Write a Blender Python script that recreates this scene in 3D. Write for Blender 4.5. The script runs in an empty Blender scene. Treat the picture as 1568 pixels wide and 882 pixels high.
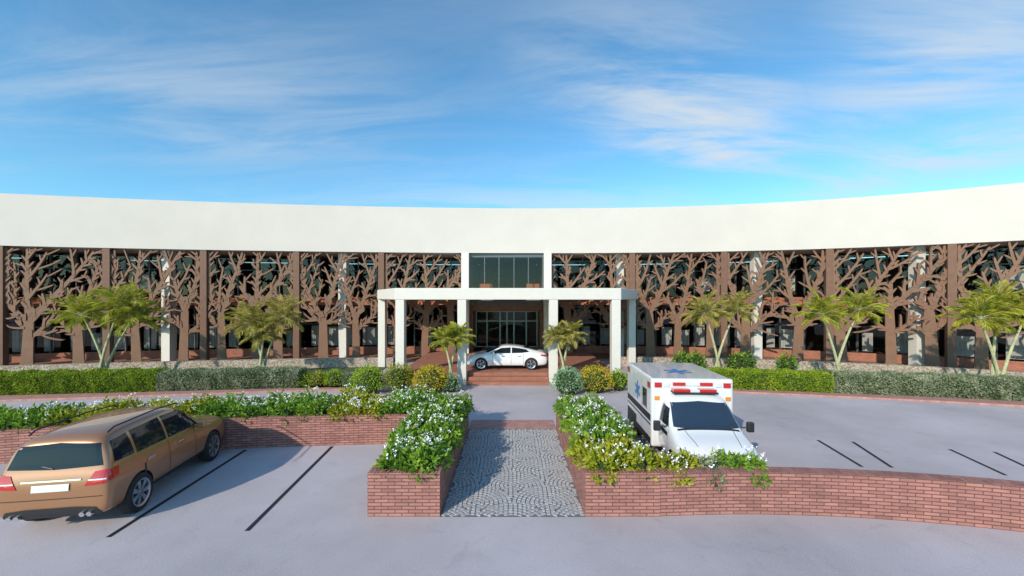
import bpy, bmesh, math, random
import numpy as np
from mathutils import Vector, Matrix
from mathutils.bvhtree import BVHTree
random.seed(7); rng=np.random.default_rng(11)
scene=bpy.context.scene
FP=600.0; H=4.8
# ---------------------------------------------------------------- materials
def mat(name,col,rough=.6,metal=0,var=0,vscale=5,bump=0,bscale=40,spec=.5,coat=0,emit=0):
    m=bpy.data.materials.new(name); m.use_nodes=True; nt=m.node_tree; N=nt.nodes; L=nt.links
    p=N['Principled BSDF']; p.inputs['Base Color'].default_value=(*col,1)
    p.inputs['Roughness'].default_value=rough; p.inputs['Metallic'].default_value=metal
    p.inputs['Specular IOR Level'].default_value=spec; p.inputs['Coat Weight'].default_value=coat
    p.inputs['Coat Roughness'].default_value=.04
    tc=N.new('ShaderNodeTexCoord')
    if var:
        n=N.new('ShaderNodeTexNoise'); n.inputs['Scale'].default_value=vscale; n.inputs['Detail'].default_value=6; n.inputs['Roughness'].default_value=.65
        L.new(tc.outputs['Object'],n.inputs['Vector'])
        r=N.new('ShaderNodeValToRGB'); r.color_ramp.elements[0].position=.3; r.color_ramp.elements[1].position=.7
        r.color_ramp.elements[0].color=(*[c*(1-var) for c in col],1); r.color_ramp.elements[1].color=(*[min(1,c*(1+var)) for c in col],1)
        L.new(n.outputs['Fac'],r.inputs['Fac']); L.new(r.outputs['Color'],p.inputs['Base Color'])
    if bump:
        n2=N.new('ShaderNodeTexNoise'); n2.inputs['Scale'].default_value=bscale; n2.inputs['Detail'].default_value=4
        L.new(tc.outputs['Object'],n2.inputs['Vector'])
        b=N.new('ShaderNodeBump'); b.inputs['Strength'].default_value=bump; b.inputs['Distance'].default_value=.02
        L.new(n2.outputs['Fac'],b.inputs['Height']); L.new(b.outputs['Normal'],p.inputs['Normal'])
    return m
def brickmat(name,c1,c2,mortar,bw=.30,bh=.062,ms=.014):
    m=bpy.data.materials.new(name); m.use_nodes=True; nt=m.node_tree; N=nt.nodes; L=nt.links
    p=N['Principled BSDF']; p.inputs['Roughness'].default_value=.85
    uv=N.new('ShaderNodeUVMap'); b=N.new('ShaderNodeTexBrick')
    b.inputs['Scale'].default_value=1; b.inputs['Brick Width'].default_value=bw; b.inputs['Row Height'].default_value=bh+ms
    b.inputs['Mortar Size'].default_value=ms*.7; b.inputs['Mortar Smooth'].default_value=.25; b.inputs['Bias'].default_value=0
    b.inputs['Color1'].default_value=(*c1,1); b.inputs['Color2'].default_value=(*c2,1); b.inputs['Mortar'].default_value=(*mortar,1)
    L.new(uv.outputs[0],b.inputs['Vector'])
    n=N.new('ShaderNodeTexNoise'); n.inputs['Scale'].default_value=2.2; n.inputs['Detail'].default_value=8; n.inputs['Roughness'].default_value=.7
    L.new(uv.outputs[0],n.inputs['Vector'])
    r=N.new('ShaderNodeMapRange'); r.inputs['From Min'].default_value=.3; r.inputs['From Max'].default_value=.7; r.inputs['To Min'].default_value=.78; r.inputs['To Max'].default_value=1.17
    L.new(n.outputs['Fac'],r.inputs['Value'])
    mx=N.new('ShaderNodeVectorMath'); mx.operation='SCALE'; L.new(b.outputs['Color'],mx.inputs[0]); L.new(r.outputs[0],mx.inputs['Scale'])
    L.new(mx.outputs[0],p.inputs['Base Color'])
    bp=N.new('ShaderNodeBump'); bp.inputs['Strength'].default_value=.9; bp.inputs['Distance'].default_value=.015; bp.invert=True
    L.new(b.outputs['Fac'],bp.inputs['Height']); L.new(bp.outputs['Normal'],p.inputs['Normal'])
    return m
def leafmat(name,cols,trans=.3,rough=.5):
    m=bpy.data.materials.new(name); m.use_nodes=True; nt=m.node_tree; N=nt.nodes; L=nt.links
    p=N['Principled BSDF']; p.inputs['Roughness'].default_value=rough; p.inputs['Specular IOR Level'].default_value=.3
    g=N.new('ShaderNodeNewGeometry'); r=N.new('ShaderNodeValToRGB'); e=r.color_ramp.elements
    e[0].color=(*cols[0],1); e[1].color=(*cols[-1],1)
    for i,c in enumerate(cols[1:-1]):
        x=e.new((i+1)/(len(cols)-1)); x.color=(*c,1)
    tc=N.new('ShaderNodeTexCoord'); n=N.new('ShaderNodeTexNoise'); n.inputs['Scale'].default_value=1.6
    L.new(tc.outputs['Object'],n.inputs['Vector'])
    ma=N.new('ShaderNodeMath'); ma.operation='MULTIPLY_ADD'; ma.inputs[1].default_value=.6
    mb=N.new('ShaderNodeMath'); mb.operation='MULTIPLY_ADD'; mb.inputs[1].default_value=1.4; mb.inputs[2].default_value=-.45
    L.new(n.outputs['Fac'],mb.inputs[0]); L.new(g.outputs['Random Per Island'],ma.inputs[0]); L.new(mb.outputs[0],ma.inputs[2])
    L.new(ma.outputs[0],r.inputs['Fac']); L.new(r.outputs['Color'],p.inputs['Base Color'])
    t=N.new('ShaderNodeBsdfTranslucent'); L.new(r.outputs['Color'],t.inputs['Color'])
    mx=N.new('ShaderNodeMixShader'); mx.inputs[0].default_value=trans
    L.new(p.outputs[0],mx.inputs[1]); L.new(t.outputs[0],mx.inputs[2]); L.new(mx.outputs[0],N['Material Output'].inputs['Surface'])
    return m
def glassmat(name,tint=(.74,.74,.73),refl=.035):
    m=bpy.data.materials.new(name); m.use_nodes=True; nt=m.node_tree; N=nt.nodes; L=nt.links
    t=N.new('ShaderNodeBsdfTransparent'); t.inputs['Color'].default_value=(*tint,1)
    g=N.new('ShaderNodeBsdfGlossy'); g.inputs['Roughness'].default_value=.02; g.inputs['Color'].default_value=(.9,.86,.82,1)
    lw=N.new('ShaderNodeLayerWeight'); lw.inputs['Blend'].default_value=.3
    a=N.new('ShaderNodeMath'); a.operation='MULTIPLY_ADD'; a.inputs[1].default_value=.20; a.inputs[2].default_value=refl; a.use_clamp=True
    L.new(lw.outputs['Fresnel'],a.inputs[0])
    mx=N.new('ShaderNodeMixShader'); L.new(a.outputs[0],mx.inputs[0]); L.new(t.outputs[0],mx.inputs[1]); L.new(g.outputs[0],mx.inputs[2])
    L.new(mx.outputs[0],N['Material Output'].inputs['Surface']); return m
def cellmat(name,cols,scale,rough=.85):
    m=bpy.data.materials.new(name); m.use_nodes=True; nt=m.node_tree; N=nt.nodes; L=nt.links
    p=N['Principled BSDF']; p.inputs['Roughness'].default_value=rough
    tc=N.new('ShaderNodeTexCoord'); v=N.new('ShaderNodeTexVoronoi'); v.inputs['Scale'].default_value=scale
    L.new(tc.outputs['Object'],v.inputs['Vector']); s=N.new('ShaderNodeSeparateColor'); L.new(v.outputs['Color'],s.inputs[0])
    r=N.new('ShaderNodeValToRGB'); r.color_ramp.elements[0].color=(*cols[0],1); r.color_ramp.elements[1].color=(*cols[1],1)
    L.new(s.outputs[0],r.inputs['Fac']); L.new(r.outputs['Color'],p.inputs['Base Color'])
    b=N.new('ShaderNodeBump'); b.invert=True; b.inputs['Strength'].default_value=.8; b.inputs['Distance'].default_value=.03
    L.new(v.outputs['Distance'],b.inputs['Height']); L.new(b.outputs['Normal'],p.inputs['Normal']); return m

M_white=mat('cream_render',(.61,.57,.515),.8,var=.035,vscale=.5,bump=.08,bscale=60)
M_col=mat('cream_column_paint',(.66,.63,.57),.6,var=.03,vscale=3)
M_brown=mat('bronze_brown_metal',(.215,.118,.074),.55,var=.10,vscale=2,spec=.3)
M_brown2=mat('brown_post_cladding',(.185,.100,.066),.6,var=.12,vscale=3,spec=.3)
M_brick=brickmat('planter_brick',(.44,.198,.160),(.30,.125,.105),(.135,.072,.058))
M_brick2=brickmat('terracotta_brick',(.46,.18,.11),(.38,.14,.09),(.26,.15,.11),.22,.065)
M_floor=mat('terrace_floor_tiles',(.28,.15,.105),.7,var=.2,vscale=2)
M_pave=brickmat('pink_brick_paving',(.50,.26,.215),(.42,.21,.18),(.36,.24,.21),.2,.1,.008)
M_terra=mat('terracotta_tiles',(.46,.17,.085),.8,var=.3,vscale=6,bump=.3)
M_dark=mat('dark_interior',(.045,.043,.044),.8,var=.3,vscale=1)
M_dalu=mat('dark_aluminium',(.13,.14,.145),.4,.3)
M_glass=glassmat('window_glass')
M_reflpanel=mat('pale_reflection_panel',(.62,.62,.60),.9,var=.2,vscale=1.5)  # pale colour standing in for bright reflections in the windows
M_wood=mat('brown_timber',(.26,.10,.05),.5,var=.3,vscale=3)
M_stone=cellmat('pebble_stone',((.20,.15,.11),(.52,.45,.36)),14)
M_soil=mat('soil',(.09,.06,.04),.95,var=.3,vscale=8,bump=.5)
M_lawn=mat('planting_bed_ground',(.07,.10,.035),.95,var=.4,vscale=6,bump=.5)
M_black=mat('black_marking',(.014,.014,.016),.6)
M_cob=mat('cobble_granite',(.38,.375,.385),.8,var=.22,vscale=9,bump=.3,bscale=80)
M_mort=mat('dark_joint',(.15,.15,.155),.95,var=.3,vscale=20)
M_ground=mat('pale_asphalt',(.44,.42,.45),.9,bump=.25,bscale=90)
nt=M_ground.node_tree; N=nt.nodes; L=nt.links; tc=[x for x in N if x.type=='TEX_COORD'][0]
def mr(src,a,b,c,d):
    r=N.new('ShaderNodeMapRange'); r.inputs['From Min'].default_value=a; r.inputs['From Max'].default_value=b; r.inputs['To Min'].default_value=c; r.inputs['To Max'].default_value=d; L.new(src,r.inputs['Value']); return r.outputs[0]
def tn(s,d,ro=.6,dist=0):
    n=N.new('ShaderNodeTexNoise'); n.inputs['Scale'].default_value=s; n.inputs['Detail'].default_value=d; n.inputs['Roughness'].default_value=ro; n.inputs['Distortion'].default_value=dist; L.new(tc.outputs['Object'],n.inputs['Vector']); return n.outputs['Fac']
def mul(a,b):
    m=N.new('ShaderNodeMath'); m.operation='MULTIPLY'; L.new(a,m.inputs[0]); L.new(b,m.inputs[1]); return m.outputs[0]
o_=mul(mul(mr(tn(.22,8),.3,.7,.76,1.12),mr(tn(45,3),.3,.7,.82,1.18)),mr(tn(1.3,6,.7,1.5),.55,.75,1.0,.84))
vs=N.new('ShaderNodeVectorMath'); vs.operation='SCALE'; vs.inputs[0].default_value=(.485,.44,.465); L.new(o_,vs.inputs['Scale']); L.new(vs.outputs[0],N['Principled BSDF'].inputs['Base Color'])
# foliage
L_hedge=leafmat('hedge_leaves',[(.08,.16,.012),(.22,.33,.02),(.42,.50,.04)])
L_grey=leafmat('grey_green_leaves',[(.08,.12,.06),(.24,.29,.16),(.50,.52,.36)])
L_bed=leafmat('bed_leaves',[(.05,.13,.014),(.15,.30,.03),(.34,.48,.05)])
L_bedy=leafmat('bed_leaves_yellow',[(.10,.15,.01),(.32,.36,.02),(.54,.52,.06)])
L_yel=leafmat('yellow_bush_leaves',[(.28,.25,.01),(.56,.46,.02),(.75,.60,.06)])
L_lime=leafmat('lime_bush_leaves',[(.12,.24,.01),(.32,.48,.02),(.50,.62,.05)])
L_blue=leafmat('bluegreen_bush_leaves',[(.12,.26,.12),(.26,.46,.25),(.42,.60,.40)])
L_palm=leafmat('palm_leaflets',[(.12,.17,.01),(.38,.40,.03),(.66,.60,.09)],.35)
L_palmd=leafmat('palm_leaflets_dry',[(.16,.16,.02),(.42,.37,.07),(.64,.55,.16)],.35)
M_flower=mat('white_petals',(.82,.82,.83),.6)
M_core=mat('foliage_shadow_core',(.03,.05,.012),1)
M_palmst=mat('palm_stem',(.42,.43,.24),.7,var=.3,vscale=9,bump=.4,bscale=20)

# ---------------------------------------------------------------- builder
class MB:
    def __init__(s): s.V=[];s.F=[];s.M=[];s.U=[];s.n=0
    def add(s,v,f,mi=0,uv=None):
        n=s.n
        s.V.extend([tuple(map(float,p)) for p in v]) if not isinstance(v,np.ndarray) else s.V.extend(v.tolist())
        if isinstance(f,np.ndarray): s.F.extend((f+n).tolist())
        else: s.F.extend([[i+n for i in q] for q in f])
        s.M.extend([mi]*len(f)); s.U.extend(uv if uv else [None]*len(f)); s.n+=len(v)
    def box(s,x0,x1,y0,y1,z0,z1,mi=0,xf=None):
        v=[(x,y,z) for z in (z0,z1) for (x,y) in ((x0,y0),(x1,y0),(x1,y1),(x0,y1))]
        if xf: v=[xf(p) for p in v]
        s.add(v,[(0,3,2,1),(4,5,6,7),(0,1,5,4),(1,2,6,5),(2,3,7,6),(3,0,4,7)],mi)
    def tube(s,path,rad,n=8,mi=0,cap=True):
        P=[Vector(p) for p in path]; vs=[]; fs=[]
        for i,p in enumerate(P):
            t=(P[min(i+1,len(P)-1)]-P[max(i-1,0)]).normalized()
            a=t.orthogonal().normalized() if abs(t.z)<.95 else Vector((1,0,0)); a=(a-t*a.dot(t)).normalized(); b=t.cross(a)
            for k in range(n):
                an=2*math.pi*k/n; vs.append(p+(a*math.cos(an)+b*math.sin(an))*rad[i])
        for i in range(len(P)-1):
            for k in range(n):
                k2=(k+1)%n; fs.append((i*n+k,i*n+k2,(i+1)*n+k2,(i+1)*n+k))
        if cap: fs.append(list(range(n))[::-1]); fs.append([(len(P)-1)*n+k for k in range(n)])
        s.add(vs,fs,mi)
    def obj(s,name,mats,smooth=False,parent=None,bevel=0,recalc=False,uv=True):
        me=bpy.data.meshes.new(name); me.from_pydata(s.V,[],s.F)
        for m in mats: me.materials.append(m)
        me.polygons.foreach_set('material_index',s.M)
        if smooth: me.polygons.foreach_set('use_smooth',[True]*len(s.F))
        if recalc:
            bm=bmesh.new(); bm.from_mesh(me); bmesh.ops.recalc_face_normals(bm,faces=bm.faces); bm.to_mesh(me); bm.free()
        me.update()
        if uv:
            ul=me.uv_layers.new(name='UVMap'); d=ul.data
            for i,p in enumerate(me.polygons):
                u=s.U[i] if not recalc else None
                if u:
                    for k,li in enumerate(p.loop_indices): d[li].uv=u[k]
                else:
                    nn=p.normal
                    for li in p.loop_indices:
                        c=me.vertices[me.loops[li].vertex_index].co
                        if abs(nn.z)>.7: d[li].uv=(c.x,c.y)
                        else:
                            l=math.hypot(nn.x,nn.y) or 1; d[li].uv=((-nn.y*c.x+nn.x*c.y)/l,c.z)
        o=bpy.data.objects.new(name,me); scene.collection.objects.link(o)
        if parent: o.parent=parent
        if bevel:
            b=o.modifiers.new('b','BEVEL'); b.width=bevel; b.segments=2; b.limit_method='ANGLE'
        return o
def empty(name,loc=(0,0,0),rz=0):
    e=bpy.data.objects.new(name,None); scene.collection.objects.link(e); e.location=loc; e.rotation_euler=(0,0,rz); e.empty_display_size=.2; return e
def wall(mb,path,th,z0,z1,mi=0,top=True,capmi=None):
    P=[Vector((p[0],p[1])) for p in path]; n=len(P); B=[]; S=[0]
    for i in range(n):
        t=(P[min(i+1,n-1)]-P[max(i-1,0)]).normalized(); B.append(P[i]+Vector((-t.y,t.x))*th)
        if i: S.append(S[-1]+(P[i]-P[i-1]).length)
    for i in range(n-1):
        a,b,c,d=P[i],P[i+1],B[i+1],B[i]; u0,u1=S[i],S[i+1]
        mb.add([(a.x,a.y,z0),(b.x,b.y,z0),(b.x,b.y,z1),(a.x,a.y,z1)],[(0,1,2,3)],mi,[[(u0,z0),(u1,z0),(u1,z1),(u0,z1)]])
        mb.add([(c.x,c.y,z0),(d.x,d.y,z0),(d.x,d.y,z1),(c.x,c.y,z1)],[(0,1,2,3)],mi,[[(u1,z0),(u0,z0),(u0,z1),(u1,z1)]])
        mb.add([(a.x,a.y,z1),(b.x,b.y,z1),(c.x,c.y,z1),(d.x,d.y,z1)],[(0,1,2,3)],mi if capmi is None else capmi,[[(0,u0),(0,u1),(th,u1),(th,u0)]])
    for i,fl in ((0,1),(n-1,0)):
        a,b=P[i],B[i]; q=[(a.x,a.y,z0),(b.x,b.y,z0),(b.x,b.y,z1),(a.x,a.y,z1)]
        mb.add(q,[(3,2,1,0) if fl else (0,1,2,3)],mi,[[(0,z1),(th,z1),(th,z0),(0,z0)] if fl else [(0,z0),(th,z0),(th,z1),(0,z1)]])
def smoothpath(pts,n=8):
    out=[]; P=[np.array(p,float) for p in pts]
    for i in range(len(P)-1):
        p0=P[max(i-1,0)];p1=P[i];p2=P[i+1];p3=P[min(i+2,len(P)-1)]
        for k in range(n):
            t=k/n; out.append(.5*((2*p1)+(-p0+p2)*t+(2*p0-5*p1+4*p2-p3)*t*t+(-p0+3*p1-3*p2+p3)*t**3))
    out.append(P[-1]); return out
def nrm(a): return a/np.maximum(np.linalg.norm(a,axis=1,keepdims=True),1e-6)
def leaves(mb,C,D,Ln,W,mi=0):
    C=np.asarray(C,float);n=len(C)
    if n==0: return
    D=nrm(np.asarray(D,float)); Rn=rng.normal(size=(n,3)); S=nrm(np.cross(D,Rn)); U=np.cross(S,D)
    Ln=np.broadcast_to(Ln,(n,)).reshape(n,1); W=np.broadcast_to(W,(n,)).reshape(n,1)
    v=np.empty((n,4,3)); v[:,0]=C; v[:,1]=C+D*Ln*.45+S*W/2+U*W*.18; v[:,2]=C+D*Ln; v[:,3]=C+D*Ln*.45-S*W/2+U*W*.18
    i=np.arange(n)*4; f=np.empty((n,2,3),int); f[:,0]=np.stack([i,i+1,i+2],1); f[:,1]=np.stack([i,i+2,i+3],1)
    mb.add(v.reshape(-1,3),f.reshape(-1,3),mi)
# ---------------------------------------------------------------- facade curve
cx=np.array([-58,-45,-33.5,-24.5,-13.8,0,7.7,15,21.5,26.2,30.1,36.5,42.]); cy=np.array([18.5,22.6,25.6,27.5,29.1,30,29.8,29,27.6,25.5,23.2,18.3,12.8])
pf=np.polyfit(cx,cy,5,w=np.array([.3,.5,2,2,2,2,2,2,2,2,2,.5,.3]))
def F(x): return float(np.polyval(pf,x))
XR=np.linspace(-58,42,121)
# ---------------------------------------------------------------- ground
g=MB(); g.add([(-400,-300,0),(400,-300,0),(400,600,0),(-400,600,0)],[(0,1,2,3)]); g.obj('ground',[M_ground])
def strip(name,A,Bp,z,m):
    mb=MB(); n=len(A)
    mb.add([(p[0],p[1],z) for p in A]+[(p[0],p[1],z) for p in Bp],[(i,i+1,n+i+1,n+i) for i in range(n-1)]); return mb.obj(name,[m])
hl=[(-34,17.9),(-24.6,18.8),(-17.9,19.55),(-11.6,20.3),(-8.5,20.5)]
hr=[(8.2,20.6),(10.2,20.3),(15.8,19.3),(19.5,18.6),(23.3,17.7),(28,16.0),(33,13.4)]
HL=smoothpath(hl,6); HR=smoothpath(hr,6)
strip('planting_bed_ground',[(p[0],p[1]-.05) for p in HL],[(p[0],F(p[0])-.3) for p in HL],.012,M_lawn)
strip('planting_bed_ground',[(p[0],p[1]-.05) for p in HR],[(p[0],F(p[0])-.3) for p in HR],.012,M_lawn)
def foot(name,A,w0,w1):
    mb=MB(); n=len(A); near=[(p[0],p[1]-(w0+(w1-w0)*i/(n-1))) for i,p in enumerate(A)]
    wall(mb,near,.12,0,.10,1)
    mb.add([(p[0],p[1]+.1,.095) for p in near]+[(p[0],p[1]-.05,.095) for p in A],[(i,i+1,n+i+1,n+i) for i in range(n-1)],0)
    mb.obj(name,[M_pave,M_pave])
foot('brick_footpath',HL,1.25,.35); foot('brick_footpath',HR,.35,1.35)
def marks(a,b,w=.10):
    a=Vector(a);b=Vector(b);t=(b-a).normalized();n=Vector((-t.y,t.x))*w/2
    return [(a.x-n.x,a.y-n.y,.005),(b.x-n.x,b.y-n.y,.005),(b.x+n.x,b.y+n.y,.005),(a.x+n.x,a.y+n.y,.005)]
mk=MB()
for a,b in [((-8.07,7.83),(-8.36,12.3)),((-5.44,8.04),(-5.78,12.6)),((10.26,13.15),(9.9,11.08)),((11.3,13.0),(10.7,11.03)),((13.8,12.36),(13.3,10.55)),((14.95,12.15),(14.35,11.0-.4)),((-11.2,7.3),(-11.6,11.8))]:
    mk.add(marks(a,b),[(0,1,2,3)])
mk.obj('parking_markings',[M_black])
cb=MB(); cb.add([(-1.58,8.55,.004),(1.6,8.55,.004),(1.6,14.26,.004),(-1.58,14.26,.004)],[(0,1,2,3)],1)
R=.84; cen=[]
for j in range(-2,10):
    for i in range(-3,4): cen.append((i*2*R+(R if j%2 else 0),8.3+j*R,j))
def owner(px,py):
    best=None
    for c in cen:
        if (px-c[0])**2+(py-c[1])**2<=R*R and (best is None or c[2]<best[2]): best=c
    return best
for c in cen:
    for k in range(8):
        rr=(k+.5)*.105; n=max(3,int(2*math.pi*rr/.108))
        for a in range(n):
            th=2*math.pi*(a+.5*(k%2))/n; px=c[0]+rr*math.cos(th); py=c[1]+rr*math.sin(th)
            if px<-1.53 or px>1.55 or py<8.6 or py>14.2: continue
            if owner(px,py) is not c: continue
            hw=.047*random.uniform(.9,1.02); hh=.045*random.uniform(.9,1.02); z1=.018+random.uniform(-.003,.003); th2=th+random.uniform(-.08,.08)
            ca,sa=math.cos(th2),math.sin(th2)
            v=[]
            for (f,z) in ((1,.004),(.86,z1)):
                for dx,dy in ((-1,-1),(1,-1),(1,1),(-1,1)):
                    ux=dx*hh*f; uy=dy*hw*f; v.append((px+ca*ux-sa*uy,py+sa*ux+ca*uy,z))
            cb.add(v,[(4,5,6,7),(0,1,5,4),(1,2,6,5),(2,3,7,6),(3,0,4,7)],0)
cb.obj('cobble_path',[M_cob,M_mort],uv=False)
strip('brick_threshold_paving',[(-1.58,14.265),(1.6,14.265)],[(-1.58,15.3),(1.6,15.3)],.008,M_pave)
# ---------------------------------------------------------------- brick planters
PH=.95
def planter(name,frontpaths,soil):
    mb=MB()
    for (p,th) in frontpaths: wall(mb,p,th,0,PH,0)
    mb.add([(x,y,PH-.12) for x,y in soil],[list(range(len(soil)))],1)
    return mb.obj(name,[M_brick,M_soil])
T=.20
planter('brick_planter',[([(-3.16,8.57),(-1.58,8.57)],T),([(-1.58,8.773),(-1.58,14.26)],T),([(-3.16,12.75),(-3.16,8.773)],T),([(-1.783,14.26),(-3.16,14.26)],T)],[(-3.1,8.7),(-1.7,8.7),(-1.7,14.1),(-3.1,14.1)])
planter('brick_planter',[([(1.6,8.57),(3.24,8.57)],T),([(3.24,8.773),(3.24,14.26)],T),([(1.6,14.26),(1.6,8.773)],T),([(3.037,14.26),(1.803,14.26)],T)],[(1.7,8.7),(3.1,8.7),(3.1,14.1),(1.7,14.1)])
LF=smoothpath([(-24,7.0),(-19.5,9.4),(-15,11.2),(-9.1,12.35),(-5,12.75),(-3.165,12.85)],8)
LBk=[(p[0]+ (.35 if p[0]<-12 else .1),p[1]+1.75) for p in LF]
planter('brick_planter',[(LF,T),(LBk,T)],[tuple(p) for p in LF]+[tuple(p) for p in LBk][::-1])
RF=smoothpath([(3.245,8.59),(5.4,8.66),(7.9,8.48),(10.45,8.0),(13,7.15),(16.5,5.5),(20,3.2)],8)
mb=MB(); wall(mb,RF,.30,0,PH-.02,0); mb.obj('curved_brick_wall',[M_brick])
mb=MB(); wall(mb,[(3.25,9.38),(5.9,9.38)],.15,0,.85,0); wall(mb,[(5.9,8.97),(5.9,9.377)],.15,0,.85,0); mb.add([(3.25,8.9,.8),(5.88,8.9,.8),(5.88,9.4,.8),(3.25,9.4,.8)],[(0,1,2,3)],1)
mb.obj('brick_planter',[M_brick,M_soil])
# ---------------------------------------------------------------- bed plants
def bedplants(name,spots,mats,flower=.6,lsz=.14):
    mb=MB()
    for (x,y,z,r,h,mi) in spots:
        n=int(300*(r/.4)**2*(.14/lsz)**1.2)
        th=rng.uniform(0,2*np.pi,n); ph=np.arccos(rng.uniform(0,1,n)); q=rng.uniform(.45,1.05,n)**.6
        lump=1+.22*np.sin(3*th+x*5)*np.sin(2*ph+y*3)
        d=np.stack([np.sin(ph)*np.cos(th),np.sin(ph)*np.sin(th),np.cos(ph)],1)
        C=np.stack([x+d[:,0]*r*q*lump,y+d[:,1]*r*q*lump,z-.05+d[:,2]*h*q*lump],1)
        D=d+rng.normal(size=(n,3))*.55; D[:,2]-=.15
        leaves(mb,C,D,rng.uniform(.7,1.25,n)*lsz,rng.uniform(.45,.62,n)*lsz,mi)
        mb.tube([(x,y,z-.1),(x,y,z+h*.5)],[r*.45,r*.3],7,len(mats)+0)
        if rng.uniform()<flower:
            m=int(rng.integers(5,11)*(r/.4))
            for _ in range(m):
                a=rng.uniform(0,6.28); rr=r*math.sqrt(rng.uniform(0,1))*.95; px=x+math.cos(a)*rr; py=y+math.sin(a)*rr; pz=z+h*math.sqrt(max(0,1-(rr/r)**2))*1.05+rng.uniform(.0,.14)
                k=rng.integers(4,8); aa=rng.uniform(0,6.28,k); D=np.stack([np.cos(aa),np.sin(aa),rng.uniform(.1,.9,k)],1)
                c=np.array([px,py,pz])+rng.normal(size=(k,3))*.024
                leaves(mb,c,D,.052,.040,len(mats)+1)
                mb.tube([(px,py,pz-.16),(px,py,pz)],[.006,.005],3,mi,False)
    return mb.obj(name,mats+[M_core,M_flower],uv=False)
sp=[]
y=8.95
while y<14.2:
    for x in (-2.75,-2.2,-1.95):
        sp.append((x+random.uniform(-.15,.15),y+random.uniform(-.1,.1),PH-.08,random.uniform(.36,.46),random.uniform(.36,.58),0))
    y+=.42
bedplants('flowering_bed_plants',sp,[L_bed,L_bedy],.85)
sp=[]; y=8.95
while y<14.2:
    for x in (1.95,2.45,2.95):
        yl=1 if (y<9.8) else 0
        sp.append((x+random.uniform(-.15,.1),y+random.uniform(-.1,.1),PH-.08,random.uniform(.34,.44),random.uniform(.34,.52),yl))
    y+=.42
bedplants('flowering_bed_plants',sp,[L_bed,L_bedy],.8)
sp=[]
for i,p in enumerate(LF[:-1]):
    q=LF[i+1]; l=math.hypot(q[0]-p[0],q[1]-p[1]); m=max(1,int(l/.45))
    for k in range(m):
        t=k/m; x=p[0]+(q[0]-p[0])*t; y=p[1]+(q[1]-p[1])*t
        for o in (.45,1.0,1.5):
            c=math.sin(x*.9)+.5*math.sin(x*2.3+1)
            sp.append((x+random.uniform(-.15,.15),y+o+random.uniform(-.1,.1),PH-.08,random.uniform(.36,.5),random.uniform(.3,.62)*(1+.15*math.sin(x*1.7)),1 if c>.35 else 0))
bedplants('flowering_bed_plants',sp,[L_bed,L_bedy],.75)
sp=[(3.55,9.05,.85,.33,.32,1),(3.95,9.1,.85,.3,.3,1),(4.4,9.1,.8,.28,.3,2),(4.75,9.1,.8,.26,.28,2),(5.15,9.05,.85,.34,.32,0),(5.55,9.1,.85,.33,.3,0),(3.7,8.75,.78,.26,.22,1),(4.5,8.72,.72,.2,.25,2),(5.45,8.75,.76,.24,.2,0),(4.1,9.3,.85,.3,.3,1),(5.0,9.3,.85,.3,.3,0)]
bedplants('trailing_bed_plants',sp,[L_bed,L_bedy,L_grey],.7,.12)
# ---------------------------------------------------------------- hedges
def hedge(name,line,x0,x1,h,w,lm,dens=900,ls=.085):
    P=np.array([p for p in line]); xs=np.arange(x0,x1+1e-6,.25); ys=np.interp(xs,P[:,0],P[:,1])
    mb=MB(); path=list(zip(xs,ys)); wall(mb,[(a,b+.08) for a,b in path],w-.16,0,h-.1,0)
    Lh=x1-x0
    for face,area in (('top',Lh*w),('front',Lh*h),('back',Lh*h*.4),('end',w*h*2)):
        n=int(area*dens); x=rng.uniform(x0,x1,n); y0=np.interp(x,P[:,0],P[:,1]); z=rng.uniform(.02,h,n); yy=rng.uniform(0,w,n)
        b=.05*np.sin(x*4.1)+.04*np.sin(x*9.7+z*5)
        if face=='top': z=h+b-rng.uniform(0,.08,n)-.10*(np.abs(yy/w-.5)*2)**6; nn=np.tile([0,0,1.],(n,1))
        elif face=='front': yy=b*.8+rng.uniform(-.03,.06,n)+.1*(z/h)**6; nn=np.tile([0,-1.,.3],(n,1))
        elif face=='back': yy=w-rng.uniform(-.03,.06,n); nn=np.tile([0,1.,.3],(n,1))
        else:
            sd=rng.integers(0,2,n); x=np.where(sd,x1,x0)+rng.uniform(-.06,.06,n); nn=np.stack([np.where(sd,1.,-1.),0*x,.3+0*x],1)
            y0=np.interp(x,P[:,0],P[:,1])
        leaves(mb,np.stack([x,y0+yy,z],1),nn*.6+rng.normal(size=(n,3))*.7,rng.uniform(.7,1.3,n)*ls,rng.uniform(.5,.75,n)*ls,1)
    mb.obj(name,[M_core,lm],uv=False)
hedge('clipped_hedge',HL,-31,-17.9,1.08,1.0,L_hedge); hedge('grey_clipped_hedge',HL,-17.75,-11.2,1.02,1.0,L_grey)
hedge('clipped_hedge',HR,10.3,15.8,.98,1.0,L_hedge); hedge('grey_clipped_hedge',HR,15.95,30,1.05,1.0,L_grey)
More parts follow.
